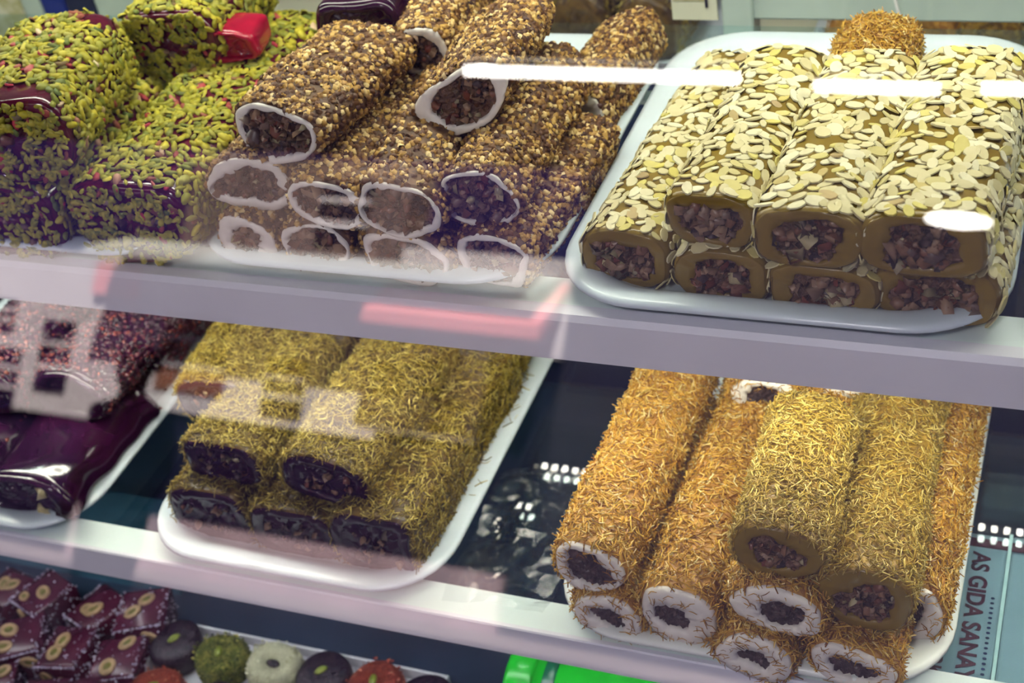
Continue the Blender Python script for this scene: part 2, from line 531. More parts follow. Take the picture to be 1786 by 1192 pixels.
def surf_frames(n, b, r, tilt=0.2, along=None):
    """axes on the surface: z = normal, x = random tangent"""
    c = np.cross(n, b)
    a = r.uniform(0, 2 * math.pi, len(n)) if along is None else along + r.normal(0, 0.75, len(n))
    ex = np.cos(a)[:, None] * b + np.sin(a)[:, None] * c
    nn = n + r.normal(0, tilt, n.shape)
    nn /= np.linalg.norm(nn, axis=1, keepdims=True)
    ex -= (ex * nn).sum(1, keepdims=True) * nn
    ex /= np.linalg.norm(ex, axis=1, keepdims=True)
    ey = np.cross(nn, ex)
    return np.stack([ex, ey, nn], -1)

def coat(R, parent, tpls, mat, count, size, name='coating', lift=0.0, tilt=0.25, along=None, thin=1.0, t0=0.0, lo=-0.7, hi=math.pi + 0.7, seed=0):
    r = np.random.default_rng(R.seed + 300 + seed)
    t = r.uniform(t0, R.L - 0.001, count)
    th, _ = R.even(r.uniform(0, 1, count), lo, hi)
    n, b = R.N(t, th)
    pos = R.P(t, th) + n * (lift + r.uniform(-0.0002, 0.0006, count))[:, None]
    fr = surf_frames(n, b, r, tilt, along)
    k = size * r.uniform(0.65, 1.35, count)
    sc = np.stack([k, k * thin, k * thin], -1)
    V, F, T = scatter(tpls, pos, fr, sc, r.uniform(0, 1, count))
    return tag(obj(name, mesh_np(name, V, F, mat, False, T), parent), kind='stuff')

def darts(R, r, dmin, tries, t0, lo, hi):
    cell = dmin
    grid = {}
    out = []
    ts = r.uniform(t0, R.L - 0.002, tries); us = r.uniform(0, 1, tries)
    hs, per = R.even(us, lo, hi)
    for t, h, q in zip(ts, hs, us):
        u, v = t, q * per
        ci, cj = int(u / cell), int(v / cell + 1000)
        ok = True
        for i in (-1, 0, 1):
            for j in (-1, 0, 1):
                for (pu, pv) in grid.get((ci + i, cj + j), ()):
                    if (pu - u) ** 2 + (pv - v) ** 2 < dmin * dmin:
                        ok = False; break
                if not ok: break
            if not ok: break
        if ok:
            grid.setdefault((ci, cj), []).append((u, v)); out.append((t, h))
    return np.array(out)

def flakes(R, root, meshes, tpls, tmat, name, size, dmin, limit, tries=3000, t0=0.002, lo=-0.9, hi=math.pi + 0.9, tilt=0.14, thin=1.0, bare=()):
    """separate flakes; the ones that show largest are parts of their own, the rest one part"""
    r = np.random.default_rng(R.seed + 900)
    q = darts(R, r, dmin, tries, t0, lo, hi)
    t, th = q[:, 0], q[:, 1]
    keep = np.ones(len(t), bool)
    for (bt, bh, br) in bare:
        keep &= ((t - bt) ** 2 + ((th - bh) * (R.w + R.h) / 4) ** 2) > br * br
    t, th = t[keep], th[keep]
    n, b = R.N(t, th)
    pos = R.P(t, th) + n * r.uniform(0.0002, 0.0009, len(t))[:, None]
    fr = surf_frames(n, b, r, tilt)
    k = size * r.uniform(0.7, 1.3, len(t))
    Mw = np.array(root.matrix_world.to_3x3()); Lw = np.array(root.matrix_world.translation)
    pw = pos @ Mw.T + Lw; nw = n @ Mw.T
    d = CAMP - pw; dist = np.linalg.norm(d, axis=1)
    score = k * k * np.clip((nw * d).sum(1) / dist, 0.02, 1) / dist ** 2
    order = np.argsort(-score)
    big, rest = order[:limit], order[limit:]
    for i in big:
        o = bpy.data.objects.new(name, meshes[r.integers(0, len(meshes))])
        COL.objects.link(o); o.parent = root
        m = np.eye(4); m[:3, :3] = fr[i] * np.array([k[i], k[i], k[i] * thin])[None, :]; m[:3, 3] = pos[i]
        o.matrix_basis = Matrix(m.tolist())
    if len(rest):
        V, F, T = scatter([(v, tri(f)) for v, f in tpls], pos[rest], fr[rest], np.stack([k[rest], k[rest], k[rest] * thin], -1), r.uniform(0, 1, len(rest)))
        tag(obj('small_' + name + 's', mesh_np(name, V, F, tmat, True, T), root), kind='stuff')

def place(name, X, Y, Z, yaw, label, cat, group, pitch=0.0):
    o = empty(name, (X, Y, Z), 0)
    o.rotation_euler = (pitch, 0, -math.radians(yaw))
    o.matrix_world = Matrix.Translation((X, Y, Z)) @ Euler((pitch, 0, -math.radians(yaw))).to_matrix().to_4x4()
    return tag(o, label, cat, group)

# ------------------------------------------------------------------ the place: floor, walls, added sun-blocking awning, street
M['paving'] = mottled('paving', [(0.2, (0.26, 0.21, 0.22)), (0.8, (0.34, 0.28, 0.28))], 3, 0.8, 0.2, 0.002)
M['plaster'] = plain('white_plaster', (0.74, 0.68, 0.70), 0.8, var=0.08, scale=2)
M['veil_blue_plaster'] = plain('veil_blue_plaster', (0.014, 0.009, 0.036), 0.8, var=0.1, scale=2)  # navy chosen so its reflection tints the glass blue
M['awning'] = plain('awning_cloth', (0.06, 0.06, 0.24), 0.8, var=0.1, scale=3)  # dark blue so the mirrored underside veils the glass navy
M['pink'] = plain('pink_canvas', (0.88, 0.26, 0.27), 0.8, var=0.1, scale=3)
M['brick_red'] = plain('shutter_brown', (0.30, 0.12, 0.07), 0.7, var=0.2, scale=8)
M['win_dark'] = plain('window_dark', (0.012, 0.010, 0.03), 0.1, var=0.2, scale=2)
M['white_lamp'] = plain('lit_tube', (0.9, 0.9, 0.9), 0.4, emit=(1.0, 0.96, 0.88), estr=40)
M['white_paint'] = plain('white_paint', (0.75, 0.75, 0.72), 0.4, var=0.04, scale=10)
M['led'] = plain('led_diode', (0.9, 0.9, 0.85), 0.3, emit=(1.0, 0.97, 0.84), estr=60)

tag(MB().box(-14, 8, -16, 4, FLOOR - 0.1, FLOOR).build('floor', M['paving']), kind='structure')
tag(MB().box(-6, 5, 2.0, 2.15, FLOOR, 2.9).build('wall_back', M['cream_wall']), kind='structure')
tag(MB().box(-14, 8, -6.0, 2.15, 2.72, 2.76).build('sun_block_awning', M['awning']), kind='structure')  # unseen awning roof, added to keep the sun off the case

bld = empty('building', (-7.0, -9.0, FLOOR))
tag(bld, 'white plastered building with pink awning across the street, mirrored in the front glass', 'building')
def bpart(name, mat, boxes, parent=bld):
    m = MB()
    for (x0, x1, y0, y1, z0, z1) in boxes:
        m.box(x0 + 7, x1 + 7, y0 + 9, y1 + 9, z0 - FLOOR, z1 - FLOOR)
    return m.build(name, mat, parent)
bpart('wall', M['plaster'], [(-11, -7.45, -9.4, -9.0, 0.95, 2.45), (-7.45, -5.25, -9.4, -9.0, 1.12, 2.62), (-5.25, -4.35, -9.4, -9.0, 1.2, 2.75), (-4.35, -3.72, -9.4, -9.0, 1.95, 2.75)])
bpart('upper_storey', plain('veil_dimming_plaster', (0.17, 0.12, 0.125), 0.8, var=0.2, scale=2), [(-7.45, -5.25, -9.4, -9.0, 2.62, 3.45)])  # darker tone put in to weaken the reflection over the brown rolls
bpart('shopfront', M['win_dark'], [(-11, -7.45, -9.4, -9.05, FLOOR, 0.95), (-7.45, -5.25, -9.4, -9.05, FLOOR, 1.12), (-5.25, -4.35, -9.4, -9.05, FLOOR, 1.2), (-4.35, -3.72, -9.4, -9.05, FLOOR, 1.95)])
for (x0, x1, z0, z1) in [(-9.5, -8.95, 0.95, 1.5), (-8.75, -8.4, 1.15, 1.8), (-9.5, -9.1, 1.65, 1.95), (-7.45, -6.75, 1.3, 2.0), (-5.35, -5.05, 1.5, 1.75), (-4.95, -4.7, 1.55, 1.8), (-6.35, -5.95, 1.2, 1.7), (-4.75, -4.45, 1.25, 1.5), (-6.1, -5.6, 2.7, 3.3)]:
    w_ = bpart('window', M['brick_red'] if x0 == -7.45 else M['win_dark'], [(x0, x1, -9.02, -8.98, z0, z1)])
    for k in range(1, 3):
        zz = z0 + (z1 - z0) * k / 3
        bpart('glazing_bar', M['plaster'], [(x0, x1, -8.98, -8.96, zz - .02, zz + .02)], w_)
bpart('plinth', plain('pink_mirror_band', (0.50, 0.36, 0.40), 0.8, var=0.2, scale=3), [(-8.0, -3.9, -9.0, -8.9, FLOOR, 0.2)])  # added pink strip, mirrors as a band like sunlit paving
pa = MB().prism([(0.0, 2.55 - FLOOR), (0.55, 2.12 - FLOOR), (0.55, 2.02 - FLOOR), (0.5, 2.02 - FLOOR), (0.0, 2.45 - FLOOR)], 1.75, 3.27).build('awning', M['pink'], bld)
MB().prism([(0.0, 2.62 - FLOOR), (0.6, 2.42 - FLOOR), (0.6, 2.36 - FLOOR), (0.0, 2.55 - FLOOR)], -1.0, 3.2).build('canopy_edge', M['white_paint'], bld)
bpart('sign_board', M['pink'], [(-8.25, -7.8, -9.02, -8.93, 2.08, 2.36)])
b2 = empty('building', (0.5, -9.0, FLOOR))  # added navy facade, its reflection turns dark areas blue
tag(b2, 'added dark building beside the white one, coloured navy to veil the front glass', 'building')
MB().box(-4.2, 6.5, -0.4, 0, 0, 3.6).build('wall', M['veil_blue_plaster'], b2)
MB().box(-4.25, 6.55, -0.42, .06, 3.6, 3.72).build('cornice', M['veil_blue_plaster'], b2)

# fluorescent tubes and a round lamp under the awning, mirrored in the front glass; one added fill lamp
def tube_lamp(x0, x1, y, z, label):
    t = empty('fluorescent_lamp', ((x0 + x1) / 2, y, z - 0.03)); tag(t, label, 'lamp', 'fluorescent tubes under the awning')
    L = (x1 - x0) / 2
    m = MB()
    b = len(m.v); n = 14
    for x in (-L, L):
        for k in range(n):
            a = 2 * math.pi * k / n
            m.v.append((x, 0.018 * math.cos(a), 0.03 + 0.018 * math.sin(a)))
    m.f += [(k, (k + 1) % n, n + (k + 1) % n, n + k) for k in range(n)] + [tuple(range(n))[::-1], tuple(range(n, 2 * n))]
    m.build('tube', M['white_lamp'], t, True)
    MB().box(-L - .03, L + .03, -0.02, 0.02, 0.075, 0.12).build('housing', M['white_paint'], t)
    for s in (-1, 1):
        MB().box(s * (L + .012) - .012, s * (L + .012) + .012, -0.018, 0.018, 0.005, 0.078).build('end_cap', M['white_paint'], t)
        MB().box(s * L * .7 - .004, s * L * .7 + .004, -0.004, 0.004, 0.12, 2.72 - z + 0.03).build('hanger', M['white_paint'], t)
tube_lamp(-2.10, -1.10, -3.0, 2.29, 'longest lit fluorescent tube, mirrored as a white bar over the brown rolls')
tube_lamp(-0.85, -0.46, -3.0, 2.275, 'short lit tube mirrored as a white bar across the middle almond roll')
tube_lamp(-0.33, 0.40, -3.0, 2.283, 'lit tube mirrored as the white bar at the right edge')
fl = empty('pendant_lamp', (-0.30, -0.75, 2.38)); tag(fl, 'added unseen pendant lamp over the customer side, brightening the case front', 'lamp')  # unseen lamp added to brighten rails and cut faces
MB().lathe([(0.03, 0.0), (0.20, 0.0), (0.20, 0.006)], 40).build('diffuser', plain('fill_lamp_diffuser', (0.9, 0.9, 0.9), 0.5, emit=(0.97, 0.93, 1.0), estr=8), fl)
MB().lathe([(0.21, 0.002), (0.21, 0.03), (0.06, 0.10), (0.02, 0.12)], 40).build('shade', M['white_paint'], fl, True)
MB().box(-.004, .004, -.004, .004, 0.11, 0.34).build('cord', M['white_paint'], fl)
pl_ = area('front_fill_light', (-0.30, -0.75, 2.375), 0.34, 0.34, 18.0, (0.97, 0.93, 1.0), (-0.05, 0.62, -0.78))  # the added lamp's fill, aimed at the case front
ld = empty('pendant_lamp', (-0.56, -5.52, 2.45)); tag(ld, 'round disc lamp mirrored as a white oval on the almond rolls', 'lamp')
MB().lathe([(0.02, 0.0), (0.155, 0.0), (0.155, 0.008)], 40, closed=True).build('diffuser', M['white_lamp'], ld)
MB().lathe([(0.165, 0.004), (0.165, 0.03), (0.05, 0.05), (0.02, 0.06)], 40).build('shade', M['white_paint'], ld, True)
MB().box(-.004, .004, -.004, .004, 0.05, 0.27).build('cord', M['white_paint'], ld)

# a passer-by in the street, seen only as a dark mirrored silhouette
def person(loc, yaw):
    bm = bmesh.new()
    sk = bm.verts.layers.skin.verify()
    def V(p, r, rt=False):
        v = bm.verts.new(p); v[sk].radius = (r, r) if not isinstance(r, tuple) else r
        v[sk].use_root = rt
        return v
    def chain(a, pts):
        for p, r in pts:
            b = V(p, r); bm.edges.new((a, b)); a = b
        return a
    H = 1.0
    pel = V((0, 0, .86), (.17, .12), True)
    chest = chain(pel, [((0, 0, 1.0), (.16, .11)), ((0, .0, 1.14), (.175, .12)), ((0, 0, 1.26), (.17, .11))])
    neck = chain(chest, [((0, .01, 1.34), .06), ((0, .02, 1.39), .055)])
    head = chain(neck, [((0, .03, 1.43), (.068, .08)), ((0, .03, 1.50), (.078, .095)), ((0, .02, 1.57), (.05, .06))])
    for s in (-1, 1):
        hp = chain(pel, [((s * .09, 0, .80), .10), ((s * .10, .01, .45), .068), ((s * .10, -.01, .09), .05), ((s * .105, .12, .035), (.042, .035))])
        sh = chain(chest, [((s * .17, 0, 1.25), .075), ((s * .235, -.01, 1.02), .055), ((s * .22, .06, .80), .042)])
        palm = chain(sh, [((s * .215, .085, .72), (.02, .038))])
        for i, (dy, ln) in enumerate([(-.03, .05), (-.01, .062), (.01, .066), (.03, .058)]):
            chain(palm, [((s * .213, .085 + dy, .69), .009), ((s * .208, .09 + dy, .69 - ln * .6), .0085), ((s * .198, .095 + dy, .69 - ln), .0075)])
        chain(palm, [((s * .20, .125, .715), .010), ((s * .19, .145, .69), .009)])
    me = bpy.data.meshes.new('person_skin'); bm.to_mesh(me); bm.free()
    tmp = bpy.data.objects.new('tmp_person', me); COL.objects.link(tmp)
    tmp.modifiers.new('skin', 'SKIN'); ss = tmp.modifiers.new('sub', 'SUBSURF'); ss.levels = 2; ss.render_levels = 2
    dg = bpy.context.evaluated_depsgraph_get()
    me2 = bpy.data.meshes.new_from_object(tmp.evaluated_get(dg))
    bpy.data.objects.remove(tmp)
    me2.materials.clear()
    for m in (plain('dark_coat', (0.012, 0.010, 0.03), 0.8), plain('dark_trousers', (0.010, 0.010, 0.02), 0.8), plain('skin', (0.20, 0.10, 0.06), 0.5)):
        me2.materials.append(m)
    for p in me2.polygons:
        z = p.center[2]; x = abs(p.center[0])
        p.material_index = 2 if (z > 1.36 or (x > .17 and z < .79)) else (0 if z > .74 else 1)
        p.use_smooth = True
    root = empty('person', loc, yaw)
    root.scale = (1.22, 1.1, 0.94)
    tag(root, 'person in dark coat standing in the street, mirrored as a silhouette at left', 'person')
    obj('body', me2, root)
    hm = MB().lathe([(0.088, 1.49), (0.098, 1.54), (0.085, 1.59), (0.04, 1.62), (0.005, 1.625)], 18, 0, 0.005).build('hair', plain('dark_hair', (0.01, 0.008, 0.012), 0.6), root, True)
    for s in (-1, 1):
        MB().lathe([(0.006, 1.513), (0.011, 1.52), (0.006, 1.527)], 10, s * .03, .118).build('eye', M['win_dark'], root, True)
    return root
person((-4.13, -4.2, FLOOR), math.pi * 0.1)

# ------------------------------------------------------------------ the display case
XL, XR = -1.5, 0.6
case = empty('display_case', (0, 0, FLOOR))
tag(case, 'glass-fronted refrigerated sweets display case with two white-railed glass shelves', 'display case')
Z0 = -FLOOR
def cbox(name, mat, x0, x1, y0, y1, z0, z1, bevel=0.0, parent=case):
    return MB().box(x0, x1, y0, y1, z0 + Z0, z1 + Z0).build(name, mat, parent, bevel=bevel)
def gy(z): return 0.63 + (z - 0.90) * 0.4452
cbox('plinth', M['dark'], XL, XR, 0.46, 1.10, FLOOR, 0.37)
cbox('deck', M['deck'], XL, XR, 0.42, 1.09, 0.37, 0.44)
cbox('back_panel', M['dark'], XL, XR, 1.09, 1.11, 0.41, 0.835)
cbox('end_panel', M['dark'], XL - .02, XL, 0.46, 1.11, 0.41, 1.30)
cbox('end_panel', M['dark'], XR, XR + .02, 0.46, 1.11, 0.41, 1.30)
cbox('top_panel', M['white_paint'], XL - .02, XR + .02, 0.79, 1.13, 1.30, 1.33)
MB().prism([(gy(.41) - .006, .41 + Z0), (gy(1.30) - .006, 1.30 + Z0), (gy(1.30), 1.30 + Z0), (gy(.41), .41 + Z0)], XL, XR).build('front_glass', M['front_glass'], case)
cbox('upper_shelf', M['shelf_glass'], XL, XR, 0.672, 1.075, 0.884, 0.892)
MB().prism([(0.660, .861 + Z0), (0.660, .894 + Z0), (0.663, .898 + Z0), (0.673, .898 + Z0), (0.673, .893 + Z0), (0.698, .893 + Z0), (0.698, .882 + Z0), (0.673, .882 + Z0), (0.673, .861 + Z0)], XL, XR).build('shelf_rail', M['rail'], case)
cbox('shelf_trim', M['flange'], XL, XR, 0.6735, 0.705, 0.8932, 0.8946)
cbox('lower_shelf', M['shelf_glass'], XL, XR, 0.603, 1.085, 0.632, 0.640)
MB().prism([(0.5990, .612 + Z0), (0.5990, .6425 + Z0), (0.6000, .6438 + Z0), (0.603, .6438 + Z0), (0.603, .612 + Z0)], XL, XR).build('shelf_rail', M['rail'], case)
cbox('shelf_trim', M['flange'], XL, XR, 0.6032, 0.630, 0.6402, 0.6430)
cbox('back_rail', M['frame'], -0.29, XR, 1.09, 1.115, 0.890, 0.945, 0.002)
cbox('post', M['frame'], -0.305, -0.278, 1.085, 1.112, 0.835, 1.30, 0.002)
cbox('deck_step', M['teal'], XL, -0.80, 0.715, 0.73, 0.44, 0.475)
cbox('deck_step_top', M['teal'], XL, -0.80, 0.71, 0.80, 0.475, 0.48)
# under-shelf strips of light diodes (they show as dotted rows mirrored in the lower shelf)
dio = MB().box(-.0024, .0024, -.0032, .0032, -.0016, 0).build('led_diode', M['led'])
dme = dio.data; bpy.data.objects.remove(dio)
def led_strip(y, z, x0, x1, step, label, dy=0):
    s = empty('led_strip', ((x0 + x1) / 2, y, z)); tag(s, label, 'light strip', 'under-shelf light strips')
    MB().box(-(x1 - x0) / 2, (x1 - x0) / 2, -.008, .008, 0, .004).build('strip_body', M['white_paint'], s)
    k = x0 + step / 2
    while k < x1:
        obj('led_diode', dme, s, (k - (x0 + x1) / 2, 0, 0)); k += step
led_strip(0.988, 0.868, -0.78, 0.12, 0.0115, 'dotted light strip under the middle of the upper shelf, mirrored in the lower shelf')
led_strip(0.692, 0.868, -1.1, 0.25, 0.023, 'light strip tucked behind the upper shelf rail')
led_strip(0.927, 0.868, -0.535, -0.50, 0.0115, 'short three-diode light module under the upper shelf')
ul = empty('led_strip', (-0.60, 0.90, 1.288)); tag(ul, 'long light strip under the top panel of the case', 'light strip', 'case light strips')
MB().box(-.85, .85, -.02, .02, 0.0, .012).build('strip_body', M['white_paint'], ul)

# ------------------------------------------------------------------ trays
def rrect(x0, x1, y0, y1, r, n=10):
    pts = []
    for cx, cy, a0 in ((x1 - r, y1 - r, 0), (x0 + r, y1 - r, 90), (x0 + r, y0 + r, 180), (x1 - r, y0 + r, 270)):
        for k in range(n):
            a = math.radians(a0 + 90 * k / (n - 1))
            pts.append((cx + r * math.cos(a), cy + r * math.sin(a)))
    return pts
def tray(x0, x1, y0, y1, z, label, mat='tray', r=0.062, rim=0.020):
    cx, cy = (x0 + x1) / 2, (y0 + y1) / 2
    prof = [(0.030, 0.0), (0.016, 0.003), (0.0035, 0.0105), (0.0, 0.0125), (0.0005, 0.0152), (0.004, 0.0165), (rim * .7, 0.0160), (rim * .9, 0.0150), (rim * 1.15, 0.011), (rim * 1.5, 0.006), (rim * 1.9, 0.0040), (rim * 2.4, 0.0034)]
    V = []; F = []
    for d, h in prof:
        for (x, y) in rrect(x0 + d, x1 - d, y0 + d, y1 - d, max(r - d * .7, .012)):
            V.append((x - cx, y - cy, h))
    n = len(V) // len(prof)
    for i in range(len(prof) - 1):
        for k in range(n):
            F.append((i * n + k, i * n + (k + 1) % n, (i + 1) * n + (k + 1) % n, (i + 1) * n + k))
    F.append(tuple(range(n))[::-1]); F.append(tuple((len(prof) - 1) * n + k for k in range(n)))
    o = obj('serving_tray', mesh_np('serving_tray', V, F, M[mat], True), None, (cx, cy, z))
    return tag(o, label, 'tray', 'white serving trays')
UZ, LZ = 0.8947, 0.6431          # underside height of trays on the upper / lower shelf
UF, LF = UZ + 0.0036, LZ + 0.0036  # tray floors
tray(-0.905, -0.613, 0.668, 1.02, UZ, 'white tray under the pistachio-covered rolls')
tray(-0.609, -0.327, 0.672, 1.022, UZ, 'white tray under the nut-crumbed brown rolls')
tray(-0.322, -0.034, 0.664, 1.032, UZ, 'white tray under the almond-covered rolls')
tray(-0.029, 0.255, 0.664, 1.05, UZ, 'white tray cut by the right edge on the upper shelf')
tray(-1.050, -0.762, 0.597, 0.98, LZ, 'white tray under the dark plum rolls')
tray(-0.702, -0.428, 0.5985, 0.985, LZ, 'white tray under the olive-green shredded rolls')
tray(-0.337, -0.053, 0.5965, 0.985, LZ, 'white tray under the golden shredded rolls', 'tray_warm')

# ------------------------------------------------------------------ almond rolls (upper shelf, right tray)
AG = 'almond-covered rolls'
def almond_roll(X, Y, Z, yaw, w, h, L, seed, label, lim=280, bare=(), n=3.0, lo=-0.9, hi=math.pi + 0.9):
    t = place('almond_roll', X, Y, Z, yaw, label, 'sweet roll', AG)
    R = Roll(w, h, L, n, seed, wob=0.03, round_back=0.012)
    R.body(M['almond_jelly'], t)
    R.face(M['almond_jelly'], M['fill_brown'], 0.66, t, 'jelly_layer', 0.10, (0, -0.05), 0.001)
    R.chunks(M['nut'], t, 46, 0.0085, reach=0.95)
    flakes(R, t, ALM_ME, ALM_T, M['almond_t'], 'almond_flake', 0.0112, 0.0058, lim, 4500, bare=bare, lo=lo, hi=hi)
almond_roll(-0.272, 0.696, UF, 4, 0.062, 0.046, 0.245, 1, 'almond roll alone at the left, lying on the tray floor')
almond_roll(-0.207, 0.690, UF, 0, 0.060, 0.040, 0.23, 2, 'lower almond roll with dark glossy lumpy filling, second from left on tray floor', 120)
almond_roll(-0.143, 0.684, UF, 1, 0.066, 0.040, 0.23, 3, 'lower almond roll directly under the middle upper one', 120)
almond_roll(-0.077, 0.688, UF, 3, 0.076, 0.043, 0.235, 4, 'lower right almond roll, widest on the tray floor', 160)
almond_roll(-0.212, 0.695, UF + 0.0385, 3.5, 0.058, 0.040, 0.195, 5, 'upper left almond roll of the top three', 300)
almond_roll(-0.150, 0.682, UF + 0.0385, 2.5, 0.067, 0.043, 0.20, 6, 'upper middle almond roll of the top three', 300, bare=((0.075, 1.75, 0.006),))
almond_roll(-0.084, 0.678, UF + 0.0405, 2.5, 0.074, 0.044, 0.205, 7, 'upper right almond roll under the white oval reflection', 300)

# ------------------------------------------------------------------ nut-crumbed rolls (upper shelf, middle tray)
BG = 'nut-crumbed marshmallow rolls'
def brown_roll(X, Y, Z, yaw, w, h, L, seed, label, roll=0, shear=(0, 0), inner=0.78, n=2.3, count=2600, wob=0.06, jag=0.07, off=(0, 0), lo=-0.9, hi=math.pi + 0.9):
    t = place('nut_roll', X, Y, Z, yaw, label, 'sweet roll', BG)
    R = Roll(w, h, L, n, seed, math.radians(roll), shear, wob=wob)
    R.body(M['brown_body'], t)
    R.face(M['cream'], M['fill_brown'], inner, t, 'cream_layer', jag, off, 0.0015)
    R.chunks(M['nut'], t, 40, 0.007, reach=0.92)
    coat(R, t, CRUMBS, M['crumb'], count, 0.0040, 'nut_crumbs', tilt=0.45, lo=lo, hi=hi)
BH = 0.038
brown_roll(-0.553, 0.686, UF, 0, 0.052, 0.040, 0.20, 21, 'small nut roll with a blob of cream, front left on tray floor', inner=0.55, jag=0.2)
brown_roll(-0.495, 0.684, UF, 0, 0.056, 0.041, 0.20, 22, 'second nut roll from left on the tray floor', roll=10, inner=0.85, jag=0.1)
brown_roll(-0.424, 0.681, UF, 0, 0.068, 0.040, 0.20, 23, 'wide flat nut roll on tray floor, third from left', roll=-8, inner=0.80)
brown_roll(-0.361, 0.686, UF, 5, 0.058, 0.042, 0.165, 24, 'nut roll at the right end of the tray floor, angular cream ring', roll=-6, n=3.0, inner=0.80)
brown_roll(-0.545, 0.700, UF + BH, 3, 0.066, 0.042, 0.17, 25, 'second-layer nut roll at far left, half under the topmost one', roll=-12, inner=0.70, jag=0.15, shear=(0.25, 0))
brown_roll(-0.476, 0.684, UF + BH, -3, 0.060, 0.040, 0.20, 26, 'second-layer nut roll between the split one and the middle one', roll=-18, inner=0.78)
brown_roll(-0.420, 0.680, UF + BH, -7, 0.060, 0.046, 0.21, 27, 'second-layer nut roll in the middle with thick cream ring', roll=-20, inner=0.83)
brown_roll(-0.369, 0.700, UF + BH, -2, 0.058, 0.044, 0.18, 28, 'second-layer nut roll at right with thin oval cream ring', roll=10, inner=0.86, jag=0.04)
brown_roll(-0.517, 0.708, UF + BH * 2 - 0.001, 5, 0.080, 0.044, 0.135, 29, 'topmost nut roll at left, wide cream-ringed cut face', roll=6, inner=0.82, wob=0.08, shear=(-0.15, 0.2), count=2400)
brown_roll(-0.398, 0.760, UF + BH * 2 + 0.001, -2, 0.074, 0.042, 0.12, 30, 'topmost nut roll at right, tilted face with thick cream', roll=30, inner=0.72, off=(0.06, 0.02), shear=(0.0, 0.25))
brown_roll(-0.463, 0.835, UF + BH * 2 - 0.004, -6, 0.050, 0.040, 0.12, 31, 'nut roll at the back top with a smear of cream', inner=0.7)
brown_roll(-0.362, 0.862, UF, 2, 0.060, 0.046, 0.145, 32, 'nut roll behind at the right rim, pale end showing', roll=20, inner=0.35, n=2.6)

# ------------------------------------------------------------------ pistachio rolls (upper shelf, left tray)
PG = 'pistachio-covered pomegranate rolls'
def pist_roll(X, Y, Z, yaw, w, h, L, seed, label, lim=290, n=3.2, roll=0, bare=(), dens=0.0040, tries=8000, wob=0.05):
    t = place('pistachio_roll', X, Y, Z, yaw, label, 'sweet roll', PG)
    R = Roll(w, h, L, n, seed, math.radians(roll), wob=wob, round_back=0.02)
    R.body(M['pom_jelly'], t)
    R.face(M['pom_jelly'], M['pom_jelly'], 0.75, t, 'jelly_layer', 0.06, (0, 0), 0.002)
    R.chunks(M['nut'], t, 26, 0.008, reach=0.9)
    flakes(R, t, PIS_ME, PIS_T, M['pist_t'], 'pistachio_sliver', 0.0086, dens, lim, tries, tilt=0.3, thin=1.2, bare=bare)
    # slivers stuck to the cut face as well
    r = np.random.default_rng(seed + 5); at, rin, P0 = R._face
    c = 330; ks = r.integers(0, len(rin), c); q = np.sqrt(r.uniform(0.05, 1.03, c))
    pos = np.stack([at(np.full(len(rin), f), -0.0028)[k] for k, f in zip(ks, q)])
    b = np.tile([1.0, 0, 0], (c, 1)); nn = np.tile([0, -1.0, 0], (c, 1))
    fr = surf_frames(nn, b, r, 0.35)
    k = 0.0070 * r.uniform(.7, 1.3, c)
    V, F, T = scatter([(v, tri(f)) for v, f in PIS_T], pos, fr, np.stack([k, k, k], -1), r.uniform(0, 1, c))
    tag(obj('end_slivers', mesh_np('end_slivers', V, F, M['pist_t'], True, T), t), kind='stuff')
    return t
pist_roll(-0.765, 0.672, UF, 0, 0.125, 0.068, 0.26, 41, 'lower pistachio roll at left in shadow under the tall one', 200)
pist_roll(-0.640, 0.676, UF, -2, 0.100, 0.070, 0.28, 42, 'long lower pistachio roll at the right rim of its tray')
pist_roll(-0.718, 0.676, UF + 0.064, -15, 0.092, 0.070, 0.150, 43, 'tall upper pistachio roll at far left with bare red jelly edge', n=2.7, bare=((0.008, 2.3, 0.016), (0.012, 1.5, 0.016), (0.006, 1.0, 0.010), (0.13, 0.9, 0.013)))
pist_roll(-0.690, 0.845, UF + 0.058, -4, 0.085, 0.060, 0.13, 44, 'upper pistachio roll at the back, beside the red jelly piece', 200)

